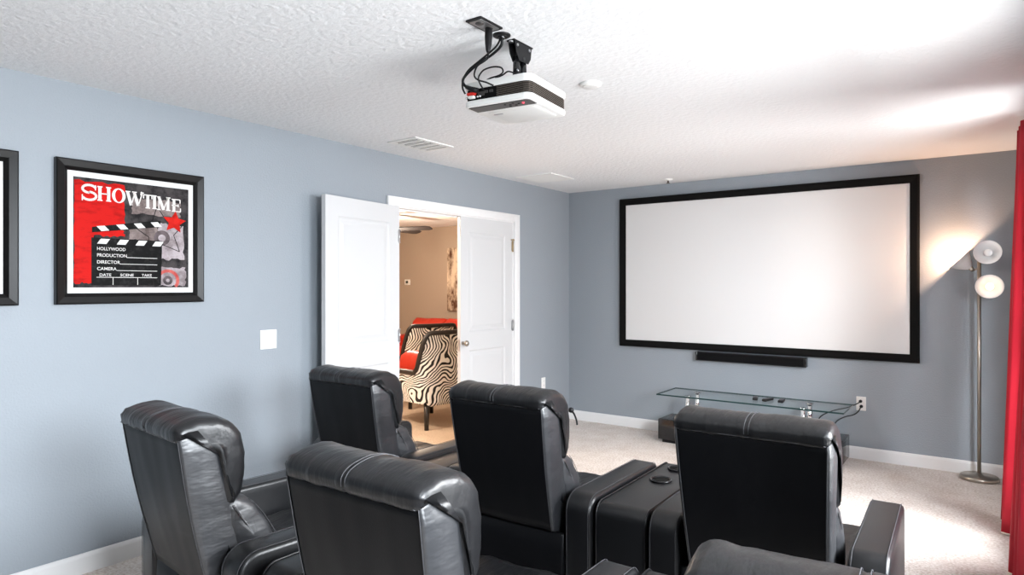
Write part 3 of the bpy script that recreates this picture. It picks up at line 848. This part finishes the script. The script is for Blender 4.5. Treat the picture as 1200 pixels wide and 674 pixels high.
# ------------------------------------------------------------------ projector
PWD, PDP, PZ0, PZ1 = .325, .350, 2.187, 2.291
t = thing('projector', 'white and black projector hanging from the ceiling', 'projector', (2.187, -3.940, PZ0), R(6))
# local: x -PWD..0, y 0..PDP, z 0..h
h_ = PZ1-PZ0
def rrect(x0, x1, y0, y1, r, n=6):
    pts = []
    for cx, cy, a in ((x1-r, y1-r, 0), (x0+r, y1-r, 90), (x0+r, y0+r, 180), (x1-r, y0+r, 270)):
        for i in range(n+1): pts.append((cx+r*math.cos(R(a+90*i/n)), cy+r*math.sin(R(a+90*i/n))))
    return pts
bm = bmesh.new(); prism(bm, rrect(-PWD, 0, 0, PDP, .035), 'z', .074, h_); obj('upper_shell', bm, M_whitep, t, bevel=.005)
bm = bmesh.new(); prism(bm, rrect(-PWD, 0, 0, PDP, .035), 'z', .002, .028); obj('lower_shell', bm, M_whitep, t, bevel=.008, seg=3)
bm = bmesh.new(); prism(bm, rrect(-PWD+.006, -.006, .006, PDP-.006, .032), 'z', .027, .075); core = obj('vent_band', bm, M_velvet, t)
bm = bmesh.new()
for i in range(7):
    z = .031+i*.0062; prism(bm, rrect(-PWD+.004, -.004, .12, PDP-.004, .031), 'z', z, z+.0016)
    prism(bm, [(-.16, .004), (-.004-.03, .004), (-.012, .012), (-.004, .034), (-.004, PDP*.5), (-.010, PDP*.5), (-.010, .036), (-.018, .018), (-.034, .009), (-.16, .009)], 'z', z, z+.0016)
obj('vent_fin', bm, mat('taupe_plastic', (.12, .098, .08), .5), core)
# control panel on the underside, logo and keys
bm = bmesh.new(); prism(bm, [(-PWD+.02, .018), (-.03, .018), (-.018, .03), (-.018, .088), (-PWD+.02, .088)], 'z', -.001, .004); pan = obj('control_panel', bm, M_darkpanel, t)
bm = bmesh.new()
for x, y in ((-.12, .05), (-.10, .035), (-.10, .065), (-.08, .05), (-.13, .07), (-.14, .04)): lathe(bm, [(0, -.003), (.005, -.003), (.006, -.001)], 12, center=(x, y, 0))
obj('button', bm, M_blackp, pan)
bm = bmesh.new(); lathe(bm, [(0, -.004), (.0045, -.003), (.005, -.001)], 12, center=(-.058, .048, 0)); obj('indicator_lamp', bm, mat('red_led', (.6, .02, .03), .4, emit=(1, .05, .08), estr=4), pan)
bm = bmesh.new(); prism(bm, rrect(-PWD+.05, -.03, .11, PDP-.03, .03), 'z', -.001, .004); obj('underside_hump', bm, M_whitep, t, bevel=.005)
bm = bmesh.new(); box(bm, -.262, -.218, .150, .158, -.002, .0); obj('logo_plate', bm, mat('grey_logo', (.22, .22, .23), .5), t)
# sockets on the rear
bm = bmesh.new()
for x, w, z, hh in ((-.235, .030, .050, .016), (-.275, .026, .050, .016), (-.21, .016, .055, .010), (-.185, .016, .055, .010)): box(bm, x-w/2, x+w/2, .001, .008, z-hh/2, z+hh/2)
obj('socket', bm, M_darkpanel, core)
for x, z in ((-.306, .040), (-.248, .038), (-.236, .038)):
    bm = bmesh.new(); tube(bm, [(x, .006, z), (x, -.004, z)], .004, 8); obj('jack', bm, M_chrome, core)
bm = bmesh.new(); box(bm, -.296, -.258, -.014, .006, .046, .057); obj('red_plug', bm, mat('red_plastic', (.65, .02, .012), .4), t, bevel=.003)
bm = bmesh.new(); box(bm, -.292, -.262, -.012, .006, .033, .044); obj('white_plug', bm, M_whitep, t, bevel=.003)
bm = bmesh.new(); lathe(bm, [(0, .030), (.030, .030), (.040, .012), (.042, -.004), (0, -.004)], 24, M=Matrix.Translation((-.085, PDP-.004, .052)) @ Matrix.Rotation(R(-90), 4, 'X')); obj('lens', bm, M_gloss, t)

t = thing('projector_mount', 'black metal bracket fixing the projector to the ceiling', 'projector mount', (2.089, -3.872, H))
bm = bmesh.new(); box(bm, -.020, .020, -.068, .068, -.006, 0); obj('ceiling_plate', bm, M_blackp, t, bevel=.002)
bm = bmesh.new()
for x in (-.017, .015): prism(bm, [(-.060, -.006), (.060, -.006), (.052, -.055), (.035, -.078), (-.030, -.078), (-.050, -.050)], 'x', x, x+.003)
obj('bracket_cheek', bm, M_blackp, t)
bm = bmesh.new()
for y in (-.025, .022): tube(bm, [(0, y, -.060), (0, y, -.148)], [.014, .016], 12)
tube(bm, [(-.022, 0, -.066), (.022, 0, -.066)], .008, 10)
obj('stem', bm, M_gloss, t)
bm = bmesh.new(); 
for y in (-.045, .040): tube(bm, [(.018, y, -.020), (.022, y, -.020)], .006, 10)
tube(bm, [(0, -.062, -.012), (0, -.062, -.005)], .010, 10); obj('bolt', bm, M_steel, t)

t = thing('ceiling_outlet', 'black framed steel ceiling outlet above the projector', 'ceiling outlet', (2.098, -4.121, H), 0)
bm = bmesh.new(); prism(bm, rrect(-.038, .038, -.070, .070, .006), 'z', -.005, 0); obj('cover_plate', bm, M_blackp, t)
bm = bmesh.new(); prism(bm, rrect(-.029, .029, -.058, .058, .006), 'z', -.007, -.004); obj('steel_insert', bm, mat('satin_steel', (.45, .45, .45), .45, metal=1), t)
for y in (-.030, .028):
    bm = bmesh.new(); lathe(bm, [(.016, -.0065), (.016, -.0085), (0, -.0085)], 20, center=(0, y, 0)); obj('socket', bm, M_darkpanel, t)
t = thing('cable_grommet', 'black round cable grommet in the ceiling beside the projector bracket', 'cable grommet', (2.087, -3.996, H))
bm = bmesh.new(); lathe(bm, [(.036, 0), (.036, -.004), (.030, -.008), (.016, -.008), (.014, -.002)], 28); obj('flange', bm, M_blackp, t)
bm = bmesh.new(); lathe(bm, [(.0145, -.002), (.013, -.016), (.011, -.018), (.010, -.002)], 20); obj('sleeve', bm, M_gloss, t)

def cable(name, label, pts, r, plug=None):
    o_ = Vector(pts[0]); t = thing(name, label, 'cable', o_, group='cables of the projector')
    sk = lambda p: Vector((p[0]+.45*(2.432-p[2])**2, p[1]-1.0*(2.432-p[2])**2, p[2]))
    bm = bmesh.new(); tube(bm, [sk(p)-o_ for p in spline(pts, 10)], r, 8); obj('cord', bm, M_blackp, t)
    if plug:
        bm = bmesh.new(); tube(bm, [sk(p)-o_ for p in plug[0]], plug[1], 12); obj('plug', bm, M_blackp, t)
CAB = []
def P(x, y, z): return (x, y, z)
PX, PY = 2.187-.345, -3.945
cable('power_cable', 'black cable with a long tapered plug hanging from the ceiling outlet', [(2.096, -4.093, 2.345), (2.085, -4.075, 2.355), (2.046, -4.051, 2.344), (1.994, -4.032, 2.329), (1.967, -4.013, 2.291), (1.972, -3.994, 2.274), (2.001, -3.974, 2.262), (2.021, -3.950, 2.250)][:1]+[(2.080, -4.072, 2.325), (2.048, -4.051, 2.325), (1.994, -4.032, 2.318), (1.967, -4.013, 2.291), (1.972, -3.994, 2.274), (2.001, -3.974, 2.262), (2.021, -3.950, 2.250)], .0036,
      ([(2.098, -4.095, 2.432), (2.098, -4.095, 2.40), (2.098, -4.095, 2.37), (2.098, -4.095, 2.345), (2.097, -4.094, 2.335)], [.014, .015, .013, .009, .005]))
cable('video_cable', 'black cable curving down from the ceiling grommet to the projector corner', [(2.087, -3.996, 2.432), (2.081, -3.990, 2.402), (2.040, -3.984, 2.380), (1.982, -3.979, 2.362), (1.923, -3.973, 2.343), (1.877, -3.967, 2.318), (1.862, -3.962, 2.298), (1.876, -3.960, 2.275), (1.905, -3.958, 2.258)], .0058,
      ([(1.885, -3.962, 2.268), (1.910, -3.955, 2.254), (1.935, -3.945, 2.246)], [.008, .011, .011]))
cable('signal_cable', 'thin black cable beside the thicker one from the ceiling grommet', [(2.080, -3.992, 2.432), (2.062, -3.998, 2.400), (2.014, -3.995, 2.376), (1.966, -3.990, 2.358), (1.908, -3.984, 2.333), (1.876, -3.976, 2.300), (1.870, -3.968, 2.265), (1.874, -3.952, 2.240)], .0040)
cable('looped_cable', 'thin black cable coiled in a loop on top of the projector', [(1.975, -3.955, 2.240), (1.962, -3.962, 2.262), (1.946, -3.960, 2.290), (1.946, -3.956, 2.312), (1.967, -3.953, 2.332), (2.011, -3.949, 2.337), (2.048, -3.944, 2.327), (2.054, -3.938, 2.309), (2.030, -3.930, 2.301), (1.985, -3.925, 2.300), (1.960, -3.920, 2.298)], .0034)
cable('short_cable', 'short black cable arching from the loop to the projector bracket', [(2.000, -3.915, 2.298), (2.040, -3.920, 2.303), (2.063, -3.918, 2.314), (2.080, -3.905, 2.310), (2.092, -3.890, 2.301)], .0032)

# ------------------------------------------------------------------ floor lamp
LX, LY = 3.612, -.135
t = thing('floor_lamp', 'tall brushed nickel floor lamp with three cone shades in the corner', 'floor lamp', (LX, LY, 0))
bm = bmesh.new(); lathe(bm, [(0, 0), (.118, 0), (.123, .006), (.123, .022), (.116, .032), (.03, .036), (.016, .050), (0, .050)], 40); obj('base', bm, M_nickel, t)
bm = bmesh.new(); tube(bm, [(0, 0, .04), (0, 0, 1.655)], .0125, 16); lathe(bm, [(.0125, 1.655), (.010, 1.664), (0, 1.667)], 16); obj('pole', bm, M_nickel, t)
def shade_mat(name, e, col, st):
    m = bpy.data.materials.new(name); m.use_nodes = True; nt = m.node_tree; b = nt.nodes['Principled BSDF']
    b.inputs['Base Color'].default_value = (*col, 1); b.inputs['Roughness'].default_value = .45
    if st: b.inputs['Emission Color'].default_value = (*e, 1); b.inputs['Emission Strength'].default_value = st
    return m
M_shade = shade_mat('white_shade', (1, .8, .6), (.80, .79, .78), 0)
M_bulb_on = shade_mat('lit_bulb', (1.0, .72, .42), (.9, .9, .9), 2.2)
M_bulb_off = shade_mat('unlit_bulb', (1, 1, 1), (.85, .85, .84), 0)
def lamp_head(z, direction, off, lit, power=0):
    """a cone shade opening towards direction; off is where the neck sits relative to the pole"""
    d = Vector(direction).normalized(); q = d.to_track_quat('Z', 'Y').to_matrix().to_4x4()
    base = Vector(off)+Vector((0, 0, z)); Mx = Matrix.Translation(base) @ q
    bm = bmesh.new()
    lathe(bm, [(.018, 0), (.030, .010), (.060, .050), (.085, .092), (.0865, .092), (.0835, .0925), (.058, .053), (.028, .014), (.016, .004)], 32, M=Mx)
    sh = obj('lamp_shade', bm, M_shade, t, smooth=True)
    bm = bmesh.new(); lathe(bm, [(0, -.030), (.014, -.028), (.017, -.010), (.019, .010), (.019, .022), (.015, .026), (0, .026)], 20, M=Mx); so = obj('socket', bm, M_nickel, sh)
    bm = bmesh.new(); lathe(bm, [(.012, .024), (.018, .036), (.026, .055), (.027, .064), (.020, .078), (0, .084)], 20, M=Mx); obj('bulb', bm, M_bulb_on if lit else M_bulb_off, sh)
    bm = bmesh.new(); p0 = Vector((0, 0, z)); p1 = base - d*.026
    tube(bm, spline([p0, (p0+p1)/2+Vector((0, 0, -.004)), p1], 5), .006, 8); obj('arm', bm, M_nickel, t)
    if power:
        l = bpy.data.lights.new('lamp_bulb_light', 'POINT'); l.energy = power; l.color = (1, .60, .38); l.shadow_soft_size = .012
        o = bpy.data.objects.new('lamp_bulb_light', l); COL.objects.link(o); o.location = Vector((LX, LY, 0))+base+d*.090
    return sh
cd = Vector((3.654-LX, -6.08-LY, 1.437-1.6)).normalized()
lamp_head(1.640, (cd.x-.12, cd.y, .10), (.060, -.045, .030), False)
lamp_head(1.575, (-.72, -.04, .69), (-.055, .0, -.005), True, 17)
lamp_head(1.440, (cd.x-.05, cd.y, .02), (.065, -.045, -.010), True, .06)

# ------------------------------------------------------------------ curtains
def curtain(label, y0, y1, xtop, xbot, ybot0, ybot1, amp, nf, seed, ztop=2.395):
    t = thing('curtain', label, 'curtain', (xtop, y0, 0), group='red curtains at the window')
    bm = bmesh.new(); nu, nv = nf*14, 30
    G = []
    for j in range(nv+1):
        v = j/nv; row = []
        for i in range(nu+1):
            u = i/nu
            top = Vector((xtop, y0+(y1-y0)*u, ztop)); bot = Vector((xbot, ybot0+(ybot1-ybot0)*u, .015))
            e = v**1.3
            p = Vector((top.x+(bot.x-top.x)*e, top.y+(bot.y-top.y)*e, top.z+(bot.z-top.z)*v))
            a = amp*(.55+.6*v)
            p.x += a*math.sin(2*math.pi*nf*u+seed+.6*math.sin(3*v+seed))+.3*a*math.sin(2*math.pi*nf*2.3*u+seed*2+v)
            row.append(bm.verts.new(p-Vector((xtop, y0, 0))))
        G.append(row)
    for j in range(nv):
        for i in range(nu): bm.faces.new((G[j][i], G[j][i+1], G[j+1][i+1], G[j+1][i]))
    o = obj('fabric', bm, M_curtain, t, smooth=True)
    s = o.modifiers.new('s', 'SOLIDIFY'); s.thickness = .003
    hb = bmesh.new(); tube(hb, [v for v in [Vector(o.data.vertices[nv*(nu+1)+i].co) for i in range(nu+1)]], .006, 6)
    obj('hem', hb, mat('pale_hem_lining', (.70, .60, .52), .8), t)
    return t
curtain('red floor length curtain panel beside the floor lamp', -.80, -1.36, 3.835, 3.775, -1.10, -1.42, .035, 4, 2.2)
curtain('red curtain panel nearest the viewer at the right edge', -1.98, -2.62, 3.860, 3.790, -1.92, -2.66, .035, 5, .4)
t = thing('curtain_rod', 'dark curtain rod high on the right wall', 'curtain rod', (3.845, -1.7, 2.412))
bm = bmesh.new(); tube(bm, [(0, -1.0, 0), (0, .96, 0)], .010, 12); obj('rod', bm, M_wood_dark, t)
for y in (-1.0, .96):
    bm = bmesh.new(); lathe(bm, [(0, -.016), (.012, -.012), (.016, 0), (.012, .012), (0, .016)], 14, center=(0, y, 0)); obj('finial', bm, M_wood_dark, t)
    bm = bmesh.new(); tube(bm, [(0, y*.96, 0), (W-3.845, y*.96, 0)], .006, 8); obj('bracket', bm, M_wood_dark, t)

# ------------------------------------------------------------------ lounge furniture
def barrel_chair():
    t = thing('accent_chair', '', 'armchair')
    # plan: U shape opening towards +x; shell height steps from back to arms
    n = 48; outer = []; hw, back, front = .37, -.40, .38
    for i in range(n+1):
        s = i/n
        # superellipse-like U
        L1 = front-(back+.26); 
        tot = 2*L1+math.pi*.30
        d = s*tot
        if d < L1: p = (front-d, -hw); nr = (0, -1)
        elif d > tot-L1: p = (front-(tot-d), hw); nr = (0, 1)
        else:
            a = R(-90)-(d-L1)/(tot-2*L1)*math.pi
            c, s_ = math.cos(a), math.sin(a)
            ex = .62
            p = (back+.26+.26*math.copysign(abs(c)**ex, c), hw*math.copysign(abs(s_)**ex, s_)); nr = (c, s_)
        outer.append((Vector((p[0], p[1], 0)), Vector((nr[0], nr[1], 0)).normalized()))
    def top(x):
        f = max(0, min(1, (x-(-.37))/.13)); f = f*f*(3-2*f)
        return .965-.40*f
    bm = bmesh.new(); th = .085
    O, Tt, I, Bo, Bi = [], [], [], [], []
    for p, nr in outer:
        z = top(p.x); q = p-nr*th
        O.append([bm.verts.new((p.x-nr.x*.015*(1-k/6), p.y-nr.y*.015*(1-k/6), .27+(z-.27)*k/6)) for k in range(7)])
        I.append([bm.verts.new((q.x, q.y, .27+(z-.27)*k/6)) for k in range(7)])
    for a, b in zip(range(n), range(1, n+1)):
        for k in range(6):
            bm.faces.new((O[a][k], O[b][k], O[b][k+1], O[a][k+1])); bm.faces.new((I[a][k], I[a][k+1], I[b][k+1], I[b][k]))
        bm.faces.new((O[a][6], O[b][6], I[b][6], I[a][6])); bm.faces.new((O[a][0], I[a][0], I[b][0], O[b][0]))
    for e in (0, n):
        for k in range(6): bm.faces.new((O[e][k], O[e][k+1], I[e][k+1], I[e][k]))
    sh = obj('shell', bm, M_zebra, t)
    bm = bmesh.new()
    tube(bm, [(p.x, p.y, top(p.x)+.004) for p, nr in outer], .024, 8)
    tube(bm, [(p.x-nr.x*th, p.y-nr.y*th, top(p.x)+.004) for p, nr in outer], .014, 8)
    obj('piping', bm, M_wood_dark, sh)
    bm = pillow([(-.36, .24), (.34, .24), (.40, .29), (.41, .36), (.37, .42), (-.3, .42), (-.36, .38)], .28, .03, 12)
    for v in bm.verts: v.co = Vector((v.co.y, v.co.x, v.co.z))
    obj('seat_cushion', bm, M_zebra, t, smooth=True)
    for x, y in ((-.30, -.26), (-.30, .26), (.32, -.30), (.32, .30)):
        bm = bmesh.new(); tube(bm, [(x, y, .275), (x*1.06, y*1.06, 0)], [.030, .022], 10); obj('leg', bm, M_wood_dark, t)
    return t
ch = barrel_chair()
ch['label'] = 'zebra print armchair with black piping just inside the doorway'; ch['group'] = 'zebra armchairs in the lounge'
ch.location = (-1.12, -1.02, 0); ch.rotation_euler = (0, 0, R(172))
ch2 = copy_tree(ch); ch2['label'] = 'second zebra print armchair half hidden behind the first one'
ch2.location = (-1.98, -.26, 0); ch2.rotation_euler = (0, 0, R(160))
t = thing('red_cushion', 'plump red leather cushion on the zebra armchair', 'cushion', (-1.22, -1.0, .425), R(172))
bm = pillow([(-.16, .0), (.10, .0), (.15, .06), (.16, .16), (.13, .27), (.06, .31), (-.06, .31), (-.14, .25), (-.17, .12)], .245, .06, 16, amp=.010, freq=6)
obj('cover', bm, M_red_leather, t, smooth=True)

t = thing('sofa', 'red leather sofa along the far lounge wall', 'sofa', (-2.95, 1.45, 0))
obj('base', bx(-1.1, 1.1, -.45, .45, .08, .30), M_red_leather, t, bevel=.03, seg=3)
for i, x in enumerate((-.70, 0, .70)):
    bm = pillow([(.20, .44), (.12, .60), (.14, .80), (.18, .93), (.26, .985), (.36, .97), (.42, .90), (.44, .70), (.44, .44)], .345, .06, 14, amp=.012, freq=5, seed=i)
    for v in bm.verts: v.co.x += x; v.co.z -= .07
    obj('back_cushion', bm, M_red_leather, t, smooth=True)
    bm = pillow([(-.48, .30), (.2, .30), (.2, .46), (-.40, .48), (-.50, .44), (-.52, .36)], .345, .04, 14, amp=.008, freq=5, seed=i+4)
    for v in bm.verts: v.co.x += x
    obj('seat_cushion', bm, M_red_leather, t, smooth=True)
for s in (-1, 1):
    obj('armrest', bx(*sorted((s*1.06, s*1.28)), -.45, .45, .08, .64), M_red_leather, t, bevel=.05, seg=4)
    for y in (-.38, .38): obj('foot', bx(s*1.1-.03, s*1.1+.03, y-.03, y+.03, 0, .085), M_wood_dark, t)

t = thing('abstract_painting', 'tall brown and cream abstract canvas on the tan lounge wall', 'painting', (-3.36, 2.196, 1.02))
obj('canvas', bx(-.32, .32, -.04, 0, 0, 1.05), art_mat('abstract_paint', (.10, .045, .025), (.72, .60, .46), 3.2, stretch=(1.6, 1, .7), p=(.42, .56)), t)
t = thing('thermostat', 'small white thermostat on the tan lounge wall', 'thermostat', (-4.64, 2.2, 1.50))
obj('housing', bx(-.06, .06, -.03, 0, -.05, .05), M_whitep, t, bevel=.006)
obj('display', bx(-.028, .028, -.033, -.029, -.02, .025), mat('dim_display', (.05, .06, .05), .3), t)
t = thing('ceiling_fan', 'dark ceiling fan seen through the doorway', 'ceiling fan', (-3.05, .20, H))
bm = bmesh.new(); lathe(bm, [(.07, 0), (.07, -.03), (.02, -.06), (.015, -.15), (.09, -.17), (.10, -.25), (.06, -.29), (0, -.29)], 28); obj('motor', bm, M_fan, t)
bm = bmesh.new(); lathe(bm, [(.05, -.29), (.10, -.31), (.12, -.35), (.09, -.40), (0, -.42)], 24); obj('added_lamp_bowl', bm, mat('added_glow_bowl', (.9, .85, .8), .4, emit=(1, .80, .60), estr=6), t)  # unseen glowing bowl, added to the fan as a light source for the lounge
for nm, q, e in (('lounge_fill_fan', (-3.05, .20, 1.90), 110), ('lounge_fill_near', (-1.5, -3.0, 2.0), 170)):  # unseen point lights added to brighten the lounge; the second has no fixture
    l = bpy.data.lights.new(nm, 'POINT'); l.energy = e; l.color = (1, .80, .62); l.shadow_soft_size = .12
    o = bpy.data.objects.new(nm, l); COL.objects.link(o); o.location = q
for k in range(5):
    a = R(20+72*k); Mx = Matrix.Rotation(a, 4, 'Z')
    bm = bmesh.new(); pts = [(.08, -.02), (.20, -.055), (.60, -.072), (.66, -.05), (.67, 0), (.66, .05), (.60, .072), (.20, .055), (.08, .02)]
    prism(bm, pts, 'z', -.225, -.215)
    for v in bm.verts: v.co = Mx @ (Matrix.Rotation(R(-15), 4, 'X') @ (v.co-Vector((0, 0, -.22)))+Vector((0, 0, -.22)))
    obj('blade', bm, M_fan, t)
t = thing('smoke_detector', 'small white smoke detector on the lounge ceiling', 'smoke detector', (-3.0, 1.75, H))
bm = bmesh.new(); lathe(bm, [(.065, 0), (.065, -.02), (.05, -.035), (0, -.037)], 24); obj('cover', bm, M_whitep, t)
